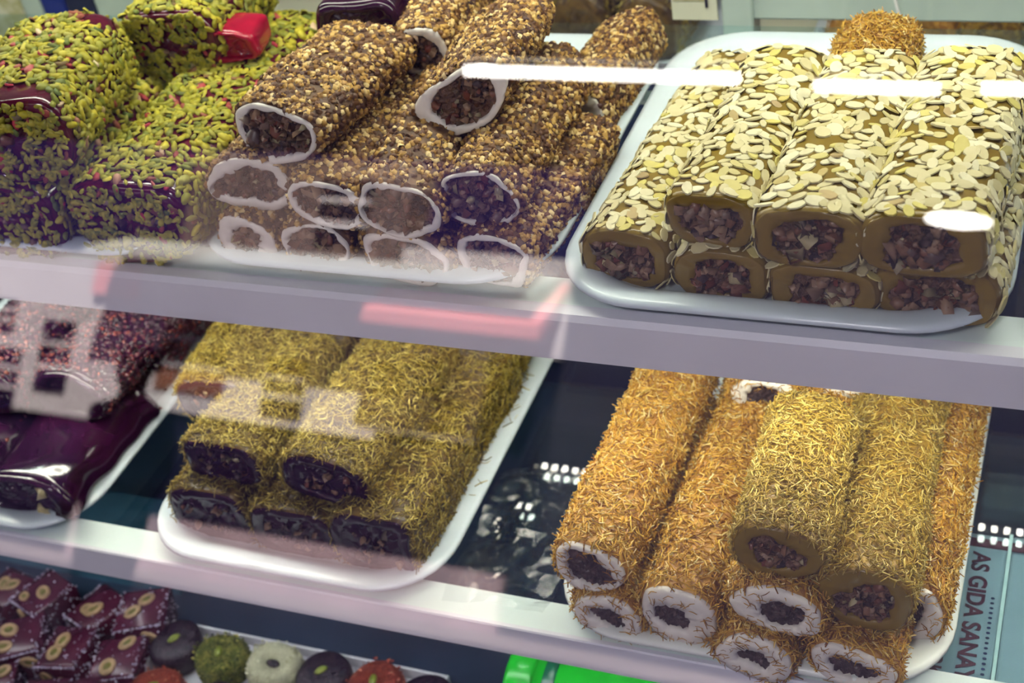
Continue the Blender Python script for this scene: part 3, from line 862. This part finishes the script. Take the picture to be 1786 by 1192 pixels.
# ------------------------------------------------------------------ golden shredded rolls (lower shelf, right tray)
GG = 'shredded-pastry rolls on the right tray'
def shred_roll(X, Y, Z, yaw, w, h, L, seed, label, kind='gold', count=5200, inner=0.5, roll=0, n=2.15, size=0.0095, layer='cream', fill='fill_choc', group=GG, jag=0.12, wob=0.05, off=(0, 0), pitch=0.0, name='shredded_roll', shear=(0, 0), rb=0.014, chunk=0):
    t = place(name, X, Y, Z, yaw, label, 'sweet roll', group, pitch)
    R = Roll(w, h, L, n, seed, math.radians(roll), shear, wob=wob, round_back=rb)
    R.body(M[kind + '_body'], t)
    R.face(M[layer], M[fill], inner, t, 'cream_layer' if layer == 'cream' else 'jelly_layer', jag, off, 0.003 if layer == 'cream' else 0.001)
    if chunk:
        R.chunks(M['nut'], t, chunk, 0.006, reach=0.9)
    coat(R, t, STRANDS, M[kind], count, size, 'pastry_shreds', lift=0.0006, tilt=0.32, thin=1.15, lo=-1.0, hi=math.pi + 1.0)
    coat(R, t, STRANDS, M[kind], count // 14, size * 1.3, 'loose_shreds', lift=0.0014, tilt=0.6, thin=0.7, lo=-1.0, hi=math.pi + 1.0, seed=4)
    if layer == 'cream':
        r = np.random.default_rng(seed + 66); at, rin, P0 = R._face; c = 60
        ks = r.integers(0, len(rin), c); q = r.uniform(0.6, 1.0, c)
        pos = np.stack([at(np.full(len(rin), f), -0.0042)[k] for k, f in zip(ks, q)])
        fr = surf_frames(np.tile([0, -1.0, 0], (c, 1)), np.tile([1.0, 0, 0], (c, 1)), r, 0.3)
        k = 0.007 * r.uniform(.5, 1.3, c)
        V, F, T = scatter(STRANDS, pos, fr, np.stack([k, k, k], -1), r.uniform(0, .6, c))
        tag(obj('end_shreds', mesh_np('end_shreds', V, F, M[kind], False, T), t), kind='stuff')
    return t
GH = 0.046
shred_roll(-0.286, 0.606, LF, 1, 0.050, 0.046, 0.23, 61, 'golden roll on tray floor at front left, under the leftmost long one')
shred_roll(-0.297, 0.612, LF + 0.041, 1.5, 0.056, 0.050, 0.25, 62, 'leftmost long golden roll, lying over a lower one', layer='cream', inner=0.72, off=(0, -0.1))
shred_roll(-0.233, 0.606, LF + 0.008, 2, 0.060, 0.060, 0.26, 63, 'second long golden roll from left with wide creamy end', inner=0.45, off=(-0.15, -0.05))
shred_roll(-0.178, 0.594, LF, 0, 0.052, 0.046, 0.21, 64, 'golden roll at the very front of the tray, creamy end, under two others', inner=0.42, roll=-25, n=2.4)
shred_roll(-0.162, 0.603, LF + 0.042, -1, 0.064, 0.046, 0.20, 65, 'golden roll in the middle of the front stack, flattened creamy end', inner=0.55, off=(0.1, -0.1), roll=-8)
shred_roll(-0.163, 0.612, LF + 0.087, -0.5, 0.062, 0.046, 0.138, 66, 'short yellow roll lying topmost, flat jelly end', 'yellow', 4200, 0.6, layer='almond_jelly', fill='fill_brown', size=0.0082, chunk=24, off=(0, -0.05))
shred_roll(-0.108, 0.616, LF + 0.043, -1.5, 0.062, 0.060, 0.25, 67, 'long yellow roll with a dark jelly end, right of the short one', 'yellow', 6000, 0.62, layer='almond_jelly', fill='fill_brown', size=0.0082, chunk=34, off=(0.05, -0.1), roll=-20)
shred_roll(-0.113, 0.600, LF, 0, 0.058, 0.046, 0.25, 68, 'golden roll front right on tray floor, under the dark-ended one', inner=0.55, roll=-15)
shred_roll(-0.084, 0.645, LF + 0.006, 0.5, 0.050, 0.060, 0.25, 69, 'golden roll along the right rim of the tray', inner=0.5)
shred_roll(-0.215, 0.800, LF + 0.048, 0, 0.056, 0.046, 0.12, 70, 'golden roll at the back under the shelf rail', inner=0.6)
shred_roll(-0.150, 0.800, LF + 0.046, 0, 0.056, 0.050, 0.12, 71, 'golden roll behind the short yellow one', inner=0.6)

# ------------------------------------------------------------------ olive shredded rolls (lower shelf, middle tray)
OG = 'olive-green shredded rolls'
def olive(X, Y, Z, yaw, w, h, L, seed, label, **k):
    a = dict(kind='olive', count=4600, inner=0.7, n=3.6, size=0.0078, layer='plum', fill='plum', group=OG, name='olive_shredded_roll', jag=0.05, chunk=14)
    a.update(k)
    return shred_roll(X, Y, Z, yaw, w, h, L, seed, label, **a)
olive(-0.636, 0.632, LF, 1, 0.082, 0.056, 0.22, 81, 'olive roll on tray floor at left, dark cut front')
olive(-0.556, 0.628, LF, 0, 0.078, 0.054, 0.22, 82, 'olive roll on tray floor in the middle, dark cut front')
olive(-0.481, 0.625, LF, 1, 0.074, 0.066, 0.23, 83, 'long olive roll along the right rim of its tray', count=6000)
olive(-0.520, 0.642, LF + 0.053, 1, 0.076, 0.050, 0.185, 84, 'upper olive roll in the middle with a dark open end', roll=-12, count=5600)
olive(-0.618, 0.648, LF + 0.053, 2, 0.070, 0.044, 0.15, 85, 'upper olive roll at left front')
olive(-0.662, 0.712, LF + 0.052, -4, 0.072, 0.048, 0.15, 86, 'upper olive roll sticking out over the left rim')
olive(-0.486, 0.862, LF, -6, 0.080, 0.060, 0.10, 88, 'olive roll at the back right of the tray')
olive(-0.575, 0.856, LF, 0, 0.080, 0.070, 0.10, 89, 'olive roll at the back of the tray under the rail')

# ------------------------------------------------------------------ plum rolls (lower shelf, left tray)
VG = 'dark plum rolls'
def plum(X, Y, Z, yaw, w, h, L, seed, label, count=1800, **k):
    t = place('plum_roll', X, Y, Z, yaw, label, 'sweet roll', VG)
    R = Roll(w, h, L, k.get('n', 2.4), seed, math.radians(k.get('roll', 0)), wob=0.08)
    R.body(M['plum'], t)
    R.face(M['plum'], M['plum'], 0.7, t, 'jelly_layer', 0.1, (0, 0), 0.004)
    if k.get('nuts'): R.chunks(M['almond_t'], t, k['nuts'], 0.016, reach=1.0)
    if count: coat(R, t, CRUMBS, M['plum_crumb'], count, 0.0036, 'barberry_crumbs', tilt=0.5)
plum(-0.815, 0.620, LF, 0, 0.100, 0.052, 0.14, 101, 'glossy bare plum roll at the front of its tray', 0, nuts=4)
plum(-0.915, 0.625, LF, 0, 0.090, 0.052, 0.16, 102, 'plum roll at the front beside the frame edge', 300, nuts=5)
plum(-0.805, 0.700, LF + 0.050, 3, 0.085, 0.050, 0.17, 103, 'upper plum roll near the right rim, the person mirrored in front', 2400)
plum(-0.893, 0.690, LF + 0.050, 1, 0.078, 0.056, 0.18, 104, 'upper plum roll rough with barberry crumbs, by the frame edge', 2600)
plum(-0.835, 0.790, LF, 0, 0.110, 0.050, 0.15, 105, 'lower plum roll at the back of its tray', 1500)

# ------------------------------------------------------------------ small sweets among the rolls
def lump(name, w, d, h, mat, loc, label, seed, rz=0, n=3.2):
    t = place(name, loc[0], loc[1], loc[2], rz, label, 'sweet', None)
    R = Roll(w, h, d, n, seed, wob=0.10, round_back=0.010)
    R.body(mat, t); R.face(mat, mat, 0.7, t, 'cut_face', 0.1, (0, 0), 0.003)
    return t, R
lump('jelly_piece', 0.042, 0.040, 0.028, M['red_jelly'], (-0.638, 0.853, UF + 0.0700), 'shiny bright red jelly piece on top of the pistachio rolls', 141, -8)
lump('jelly_piece', 0.070, 0.090, 0.050, M['plum'], (-0.530, 0.872, UF + 0.066), 'dark purple jelly piece behind the nut rolls at the top edge', 142, -4)
shred_roll(-0.152, 0.893, UF + 0.008, 0, 0.056, 0.050, 0.09, 143, 'golden shredded roll behind the almond rolls, at the back of their tray', inner=0.6, layer='gold_body', fill='gold_body', count=2400, group='golden rolls at the back')

# crumbs and loose shreds dropped on trays and shelf
def specks(name, mat, tpls, n, box, z, size, label, thin=1.0, seed=0):
    r = np.random.default_rng(seed)
    pos = np.stack([r.uniform(box[0], box[1], n), r.uniform(box[2], box[3], n), np.full(n, z)], -1)
    fr = surf_frames(np.tile([0, 0, 1.0], (n, 1)), np.tile([1.0, 0, 0], (n, 1)), r, 0.1)
    k = size * r.uniform(.6, 1.4, n)
    V, F, T = scatter(tpls, pos, fr, np.stack([k, k * thin, k * thin], -1), r.uniform(0, 1, n))
    tag(obj(name, mesh_np(name, V, F, mat, False, T)), label, 'crumbs', None, 'stuff')
specks('fallen_shreds', M['gold'], STRANDS, 26, (-0.0755, -0.056, 0.67, 0.80), LZ + 0.0172, 0.010, 'golden shreds fallen on the right tray rim', 0.9, 1)
specks('fallen_shreds', M['olive'], STRANDS, 26, (-0.447, -0.432, 0.70, 0.93), LZ + 0.0172, 0.009, 'olive shreds fallen on the middle lower tray rim', 0.9, 2)
specks('fallen_crumbs', M['plum_crumb'], CRUMBS, 22, (-0.780, -0.766, 0.66, 0.92), LZ + 0.0172, 0.005, 'dark crumbs fallen on the plum tray rim', 1, 3)
specks('fallen_crumbs', M['crumb'], CRUMBS, 40, (-0.346, -0.331, 0.74, 0.98), UZ + 0.0172, 0.0026, 'brown nut crumbs fallen on the rim beside the nut rolls', 1, 4)

# ------------------------------------------------------------------ deck: round delights in a white box, cut delights heaped beside
M['card'] = plain('white_card', (0.66, 0.66, 0.70), 0.6, var=0.04, scale=30)
DZ = 0.4402
bx = empty('card_box', (-0.632, 0.555, DZ)); tag(bx, 'white shallow card box holding round decorated delights', 'box')
MB().box(-.147, .147, -.12, .12, 0, .003).build('bottom', M['card'], bx)
for (a, b, c, d) in ((-.147, .147, -.12, -.1175), (-.147, .147, .1175, .12), (-.147, -.1445, -.1175, .1175), (.1445, .147, -.1175, .1175)):
    MB().box(a, b, c, d, .003, .016).build('side', M['card'], bx)
M['coco'] = mottled('coconut', [(0.2, (0.50, 0.50, 0.30)), (0.8, (0.70, 0.70, 0.48))], 500, 0.7, 0.9, 0.001)
M['choc_seed'] = mottled('dark_chocolate', [(0.3, (0.012, 0.008, 0.02)), (0.9, (0.035, 0.02, 0.03))], 300, 0.25, 0.5, 0.001)
M['rose'] = mottled('red_petal', [(0.2, (0.20, 0.02, 0.012)), (0.8, (0.42, 0.07, 0.035))], 420, 0.5, 0.9, 0.002)
M['pgreen'] = mottled('ground_pistachio', [(0.1, (0.03, 0.045, 0.01)), (0.5, (0.12, 0.15, 0.02)), (0.9, (0.30, 0.27, 0.05))], 330, 0.5, 0.9, 0.003)
M['pip'] = plain('pistachio_kernel', (0.20, 0.24, 0.03), 0.4, var=0.3, scale=200)
def delight(x, y, mat, crumbm, label, seed, top='kernel', r0=0.0255, h=0.028):
    t = empty('round_delight', (x, y, DZ + .0031), seed); tag(t, label, 'sweet', 'round delights in the white box')
    r = random.Random(seed); p = [r.uniform(0, 6) for _ in range(3)]
    fn = lambda a, z: 1 + .05 * math.sin(2 * a + p[0]) + .035 * math.sin(3 * a + p[1])
    hole = top == 'hole'
    prof = [(r0 * .9, 0), (r0, .004), (r0, h * .75), (r0 * .93, h * .93), (r0 * .78, h)] + ([(r0 * .45, h), (r0 * .38, h * .93), (r0 * .3, h * .8)] if hole else [(r0 * .4, h * 1.02), (0.001, h * 1.02)])
    MB().lathe(prof, 28, fn=fn).build('body', mat, t, True)
    kn = MB()
    kn.lathe([(0.001, -.004), (.0035, -.003), (.005, 0), (.0035, .003), (.001, .004)], 12)
    o = kn.build('kernel', M['choc_seed'] if hole else M['pip'], t, True)
    o.location = (0, 0, h * (1.04 if not hole else .84)); o.scale = (1.5 if hole else 1.35, .9 if hole else .75, .6)
    if crumbm:
        rr = np.random.default_rng(seed); n = 420
        a = rr.uniform(0, 6.28, n); z = rr.uniform(.002, h, n); k = np.where(z > h * .8, np.sqrt(rr.uniform(.2, 1, n)), 1.0)
        zz = np.where(k < 1, h, z)
        f2 = np.array([fn(q, 0) for q in a])
        pos = np.stack([np.cos(a) * r0 * k * f2, np.sin(a) * r0 * k * f2, zz], -1)
        V, F, T = scatter(CRUMBS, pos, rand_frames(n, rr), rr.uniform(.0014, .0032, (n, 1)) * np.ones((n, 3)), rr.uniform(0, 1, n))
        tag(obj('crumb_coat', mesh_np('crumb_coat', V, F, crumbm, False, T), t), kind='stuff')
rose_t = by_tint('petal_crumb', [(0, (0.22, 0.02, 0.012)), (0.6, (0.45, 0.08, 0.04)), (1, (0.60, 0.26, 0.16))], 0.5)
pist_c = by_tint('pistachio_crumb', [(0, (0.03, 0.05, 0.01)), (0.6, (0.14, 0.17, 0.02)), (1, (0.42, 0.38, 0.08))], 0.5)
coco_c = by_tint('coconut_crumb', [(0, (0.46, 0.46, 0.26)), (1, (0.74, 0.74, 0.52))], 0.7)
delight(-0.754, 0.644, M['choc_seed'], None, 'black round delight with green kernel in the box corner', 1)
delight(-0.702, 0.640, M['pgreen'], pist_c, 'round delight coated in green pistachio crumbs', 2)
delight(-0.647, 0.643, M['coco'], coco_c, 'cream coconut round delight with a dark hollow centre', 3, 'hole')
delight(-0.595, 0.643, M['choc_seed'], None, 'black round delight right of the cream coconut one', 4)
delight(-0.543, 0.644, M['rose'], rose_t, 'red petal-coated round delight near the box right end', 5)
delight(-0.492, 0.640, M['choc_seed'], None, 'black round delight at the right end of the box', 6)
delight(-0.745, 0.590, M['rose'], rose_t, 'red petal-coated round delight at the left side of the box', 7)
delight(-0.676, 0.588, M['choc_seed'], None, 'black round delight in the second row, below the pistachio one', 8)
delight(-0.620, 0.588, M['pgreen'], pist_c, 'pistachio round delight in the second row', 9)

M['lokum'] = mottled('plum_lokum', [(0.2, (0.040, 0.008, 0.022)), (0.8, (0.11, 0.02, 0.045))], 60, 0.25, 0.2, 0.001, vor=False)
sug = by_tint('sugar_grain', [(0, (0.30, 0.26, 0.38)), (1, (0.62, 0.58, 0.70))], 0.6)
M['ring_nut'] = plain('hazelnut_slice', (0.36, 0.24, 0.12), 0.5, var=0.25, scale=150)
M['ring_core'] = plain('nut_core', (0.14, 0.13, 0.02), 0.5, var=0.3, scale=150)
lk = 0
r_ = random.Random(77)
WHERE = ['at the very left edge', 'second from left', 'third from left', 'next to the white box']
ROWS = ['back row', 'middle row', 'front row']
for row in range(3):
    for c in range(4):
        x = -0.972 + c * 0.056 + row * 0.006 + r_.uniform(-.004, .004); y = 0.662 - row * 0.056 + r_.uniform(-.004, .004)
        t = place('cut_delight', x, y, DZ + r_.uniform(0, .0), r_.uniform(-25, 25), 'sugar-dusted plum delight cube with nut slices, %s, %s' % (ROWS[row], WHERE[c]), 'sweet', 'cut delights heaped beside the box')
        m = MB(); w = .025; h = r_.uniform(.030, .046)
        m.box(-w, w, -w, w, 0, h)
        b = m.build('body', M['lokum'], t, True, 0.004)
        for v in b.data.vertices:
            v.co.x += r_.uniform(-.0025, .0025) + (v.co.z - .02) * .12; v.co.y += r_.uniform(-.0025, .0025); v.co.z += r_.uniform(-.001, .001) + v.co.x * .12
        for k in range(r_.choice((3, 4, 4))):
            px, py = r_.uniform(-.015, .015), r_.uniform(-.015, .015)
            on_top = k < 2
            ring = MB().lathe([(.0030, 0), (.0062, 0), (.0066, .0012), (.0058, .0022), (.0034, .0022), (.0030, .0010)], 16).build('nut_slice', M['ring_nut'], t, True)
            core = MB().lathe([(.0033, 0), (.0033, .0014), (.001, .0018)], 10).build('core', M['ring_core'], ring, True)
            sc = r_.uniform(.95, 1.45)
            ring.scale = (sc * 1.15, sc * .85, sc)
            if on_top:
                ring.location = (px + h * .06, py, h + px * .12 + .0002); ring.rotation_euler = (r_.uniform(-.15, .15), r_.uniform(-.15, .15), r_.uniform(0, 3))
            else:
                ring.location = (px, -w - .0002, r_.uniform(.014, .030)); ring.rotation_euler = (math.pi / 2, r_.uniform(0, 3), 0)
        rr = np.random.default_rng(500 + lk); n = 260
        f = rr.integers(0, 5, n); u = rr.uniform(-w, w, n); q = rr.uniform(-w, w, n)
        edge = rr.uniform(0, 1, n) < .6
        u = np.where(edge, np.sign(u) * w * rr.uniform(.85, 1.0, n), u)
        pos = np.where((f == 0)[:, None], np.stack([u, q, np.full(n, h)], -1), np.where((f == 1)[:, None], np.stack([u, np.full(n, -w), rr.uniform(0, h, n)], -1), np.where((f == 2)[:, None], np.stack([q, np.full(n, -w), np.full(n, h - .001)], -1), np.stack([np.full(n, w) * np.sign(u), q, rr.uniform(0, h, n)], -1))))
        pos[:, 0] += (pos[:, 2] - .02) * .12; pos[:, 2] += pos[:, 0] * .12 * (pos[:, 2] > h * .9)
        V, F, T = scatter(CRUMBS, pos, rand_frames(n, rr), rr.uniform(.0010, .0024, (n, 1)) * np.ones((n, 3)), rr.uniform(0, 1, n))
        tag(obj('sugar_dust', mesh_np('sugar_dust', V, F, sug, False, T), t), kind='stuff')
        lk += 1

# ------------------------------------------------------------------ green tubs lying on the deck
M['green'] = plain('green_plastic', (0.008, 0.40, 0.02), 0.25, var=0.15, scale=30)
M['green_dark'] = plain('green_plastic_dark', (0.006, 0.10, 0.05), 0.25, var=0.2, scale=30)
def tub(x, y, L, label):
    t = empty('green_tub', (x, y, DZ)); tag(t, label, 'tub', 'green tubs on the deck')
    def lying(name, prof, mat, parent):
        o = MB().lathe([(r, z) for r, z in prof], 36).build(name, mat, parent, True)
        o.rotation_euler = (0, math.pi / 2, 0); o.location = (0, 0, .0442); return o
    lying('tub_body', [(.040, .012), (.040, L * .9), (.037, L * .97), (.015, L)], M['green'], t)
    lying('lid', [(.042, -.012), (.044, -.008), (.044, .010), (.041, .012)], M['green'], t)
    lying('dark_band', [(.0403, .020), (.0410, .021), (.0410, .030), (.0403, .031)], M['green_dark'], t)
tub(-0.395, 0.66, 0.13, 'bright green tub lying on the deck with a dark band')
tub(-0.225, 0.66, 0.16, 'darker-shaded green tub lying to the right of the first')

# ------------------------------------------------------------------ printed carton under the lower shelf glass
M['carton'] = plain('grey_carton', (0.30, 0.36, 0.42), 0.6, var=0.08, scale=14)
M['ink_red'] = plain('dark_red_ink', (0.10, 0.008, 0.025), 0.6, var=0.1, scale=40)
M['ink_blue'] = plain('navy_ink', (0.012, 0.015, 0.09), 0.6, var=0.1, scale=40)
ct = empty('carton', (-0.062, 0.61, DZ)); tag(ct, 'grey-blue printed carton seen through the lower shelf glass at right', 'carton')
CH = 0.182
MB().box(-.062, .034, -.13, .172, 0, CH).build('carton_body', M['carton'], ct, bevel=0.002)
MB().box(  .0365, .105, -.13, .176, 0, CH - .002).build('side_flap', M['carton'], ct, bevel=0.002)
MB().box(.034, .0365, -.13, .174, CH - .012, CH + .0015).build('fold_edge', M['flange'], ct)
MB().box(-.062, .105, .158, .1665, CH, CH + .0006).build('red_line', M['ink_red'], ct)
def lettering(text, size, x, y, mat, name='lettering', bold=0.0, width=1.0):
    cu = bpy.data.curves.new('txt', 'FONT'); cu.body = text; cu.size = size; cu.offset = bold
    cu.extrude = 0.0001
    to = bpy.data.objects.new('txt_tmp', cu); COL.objects.link(to)
    dg = bpy.context.evaluated_depsgraph_get()
    me = bpy.data.meshes.new_from_object(to.evaluated_get(dg)); bpy.data.objects.remove(to)
    me.materials.clear(); me.materials.append(mat)
    o = obj(name, me, ct, (x, y, CH + .0007), (0, 0, -math.pi / 2)); o.scale = (width, 1, 1)
    return o
lettering('AS GIDA SANAYI', 0.0175, 0.0105, 0.152, M['ink_red'], bold=0.0005, width=0.95)
lettering('TURKI', 0.0150, -0.0095, 0.068, M['ink_red'], bold=0.0003, width=0.95)
lettering('. . . . . . . . . . . . . . . . . . . .', 0.013, 0.0275, 0.11, M['ink_blue'], 'dotted_line', 0.0006, 0.72)

# ------------------------------------------------------------------ crumpled cellophane on the lower shelf
r = np.random.default_rng(3); n = 26
gx, gy_ = np.meshgrid(np.linspace(-.042, .042, n), np.linspace(-.075, .075, n), indexing='ij')
zz = np.zeros_like(gx)
for k in range(14):
    a = r.uniform(0, math.pi); p = r.uniform(-.05, .05)
    zz += r.uniform(.002, .006) * np.abs(np.sin((gx * math.cos(a) + gy_ * math.sin(a) + p) * r.uniform(30, 90)))
zz = (zz - zz.min()); zz *= .020 / zz.max()
V = np.stack([gx, gy_, zz + .0005], -1).reshape(-1, 3)
F = [(i * n + j, (i + 1) * n + j, (i + 1) * n + j + 1, i * n + j + 1) for i in range(n - 1) for j in range(n - 1)]
tag(obj('cellophane_wrap', mesh_np('cellophane_wrap', V, F, M['wrap']), None, (-0.383, 0.685, 0.6402)), 'crumpled clear cellophane between the two lower trays', 'wrap')

# ------------------------------------------------------------------ behind the case: back counter, trays, cards
bc = empty('back_counter', (-0.5, 1.15, FLOOR)); tag(bc, 'pale counter behind the display case', 'counter')
MB().box(-1.4, 1.2, 0, .6, 0, .98).build('counter_body', M['dark'], bc)
MB().box(-1.42, 1.22, -.01, .62, .98, 1.01).build('counter_top', M['cream_wall'], bc)
BZ = FLOOR + 1.0101
for x0, x1, lab in ((-0.27, 0.16, 'tray of golden rolls on the counter behind'), (-0.62, -0.36, 'tray of olive rolls on the counter behind the nut rolls')):
    tray(x0, x1, 1.20, 1.55, BZ, 'white ' + lab)
for i, (x, kd) in enumerate([(-0.215, 'gold'), (-0.155, 'gold'), (-0.095, 'yellow'), (-0.035, 'yellow'), (0.03, 'gold')]):
    shred_roll(x, 1.235, BZ + .0036, 0, 0.058, 0.068, 0.24, 160 + i, 'golden roll on the counter behind, %s from the left' % ['first', 'second', 'third', 'fourth', 'fifth'][i], kd, 900, layer=kd + '_body', fill=kd + '_body', group='rolls on the back counter', size=.011)
for i, x in enumerate([-0.565, -0.495, -0.425]):
    shred_roll(x, 1.235, BZ + .0036, 0, 0.068, 0.075, 0.24, 170 + i, 'olive roll on the counter behind the nut rolls, %s' % ['left one', 'middle one', 'right one'][i], 'olive', 900, layer='olive_body', fill='olive_body', group='olive rolls on the back counter', size=.011)
M['card_print'] = mottled('halva_print', [(0.35, (0.66, 0.66, 0.50)), (0.55, (0.42, 0.40, 0.18)), (0.75, (0.66, 0.66, 0.52))], 90, 0.6, 0.0, vor=False)
M['navy'] = plain('navy_card', (0.004, 0.02, 0.20), 0.5, var=0.1)
M['navy_dark'] = plain('navy_dark_card', (0.006, 0.012, 0.05), 0.5, var=0.1)
cd = empty('price_card', (-0.328, 1.083, UZ - .002)); tag(cd, 'cream card with a mottled picture standing beside the post', 'card')
MB().box(-.020, .020, 0, .003, 0.0, .07).build('card_sheet', M['cream_wall'], cd)
MB().box(-.018, .012, -.0006, 0, .018, .062).build('picture', M['card_print'], cd)
MB().box(.010, .0125, -.0009, 0, .012, .036).build('dark_mark', M['win_dark'], cd)
for x0, x1, mt, lab in ((-1.275, -1.222, 'card_print', 'cream mottled packet at the top left corner'), (-1.220, -1.192, 'frame', 'grey-green packet beside the blue one'), (-1.190, -1.155, 'navy', 'bright blue packet on the back counter'), (-1.153, -1.112, 'navy_dark', 'dark navy packet beside the blue one'), (-1.110, -1.0, 'frame', 'wide grey-green packet behind the pistachio rolls')):
    o = MB().box(-(x1 - x0) / 2, (x1 - x0) / 2, -.04, .04, 0, .14).build('packet', M[mt], None, bevel=0.002)
    o.location = ((x0 + x1) / 2, 1.29, BZ); tag(o, lab, 'packet', 'packets on the back counter')
# a wire tag stick standing in the back tray
st = empty('tag_stick', (-0.152, 1.075, 0.8925)); tag(st, 'thin bent wire tag holder behind the almond rolls', 'tag holder')
ms = MB()
for (a, b) in ((((0, 0, 0)), (-.012, 0, .05)), ((-.012, 0, .05), (-.018, 0, .11))):
    ms.box(min(a[0], b[0]) - .0012, min(a[0], b[0]) + .0012, -.0012, .0012, a[2], b[2])
    k = len(ms.v) - 8
    for i in range(4):
        x, y, z = ms.v[k + i]; ms.v[k + i] = (a[0] + (.0012 if i in (1, 2) else -.0012), y, z)
        x, y, z = ms.v[k + 4 + i]; ms.v[k + 4 + i] = (b[0] + (.0012 if i in (1, 2) else -.0012), y, z)
ms.build('wire', M['white_paint'], st)
MB().box(-.030, -.006, -.001, .001, .05, .07).build('clip', M['card'], st)
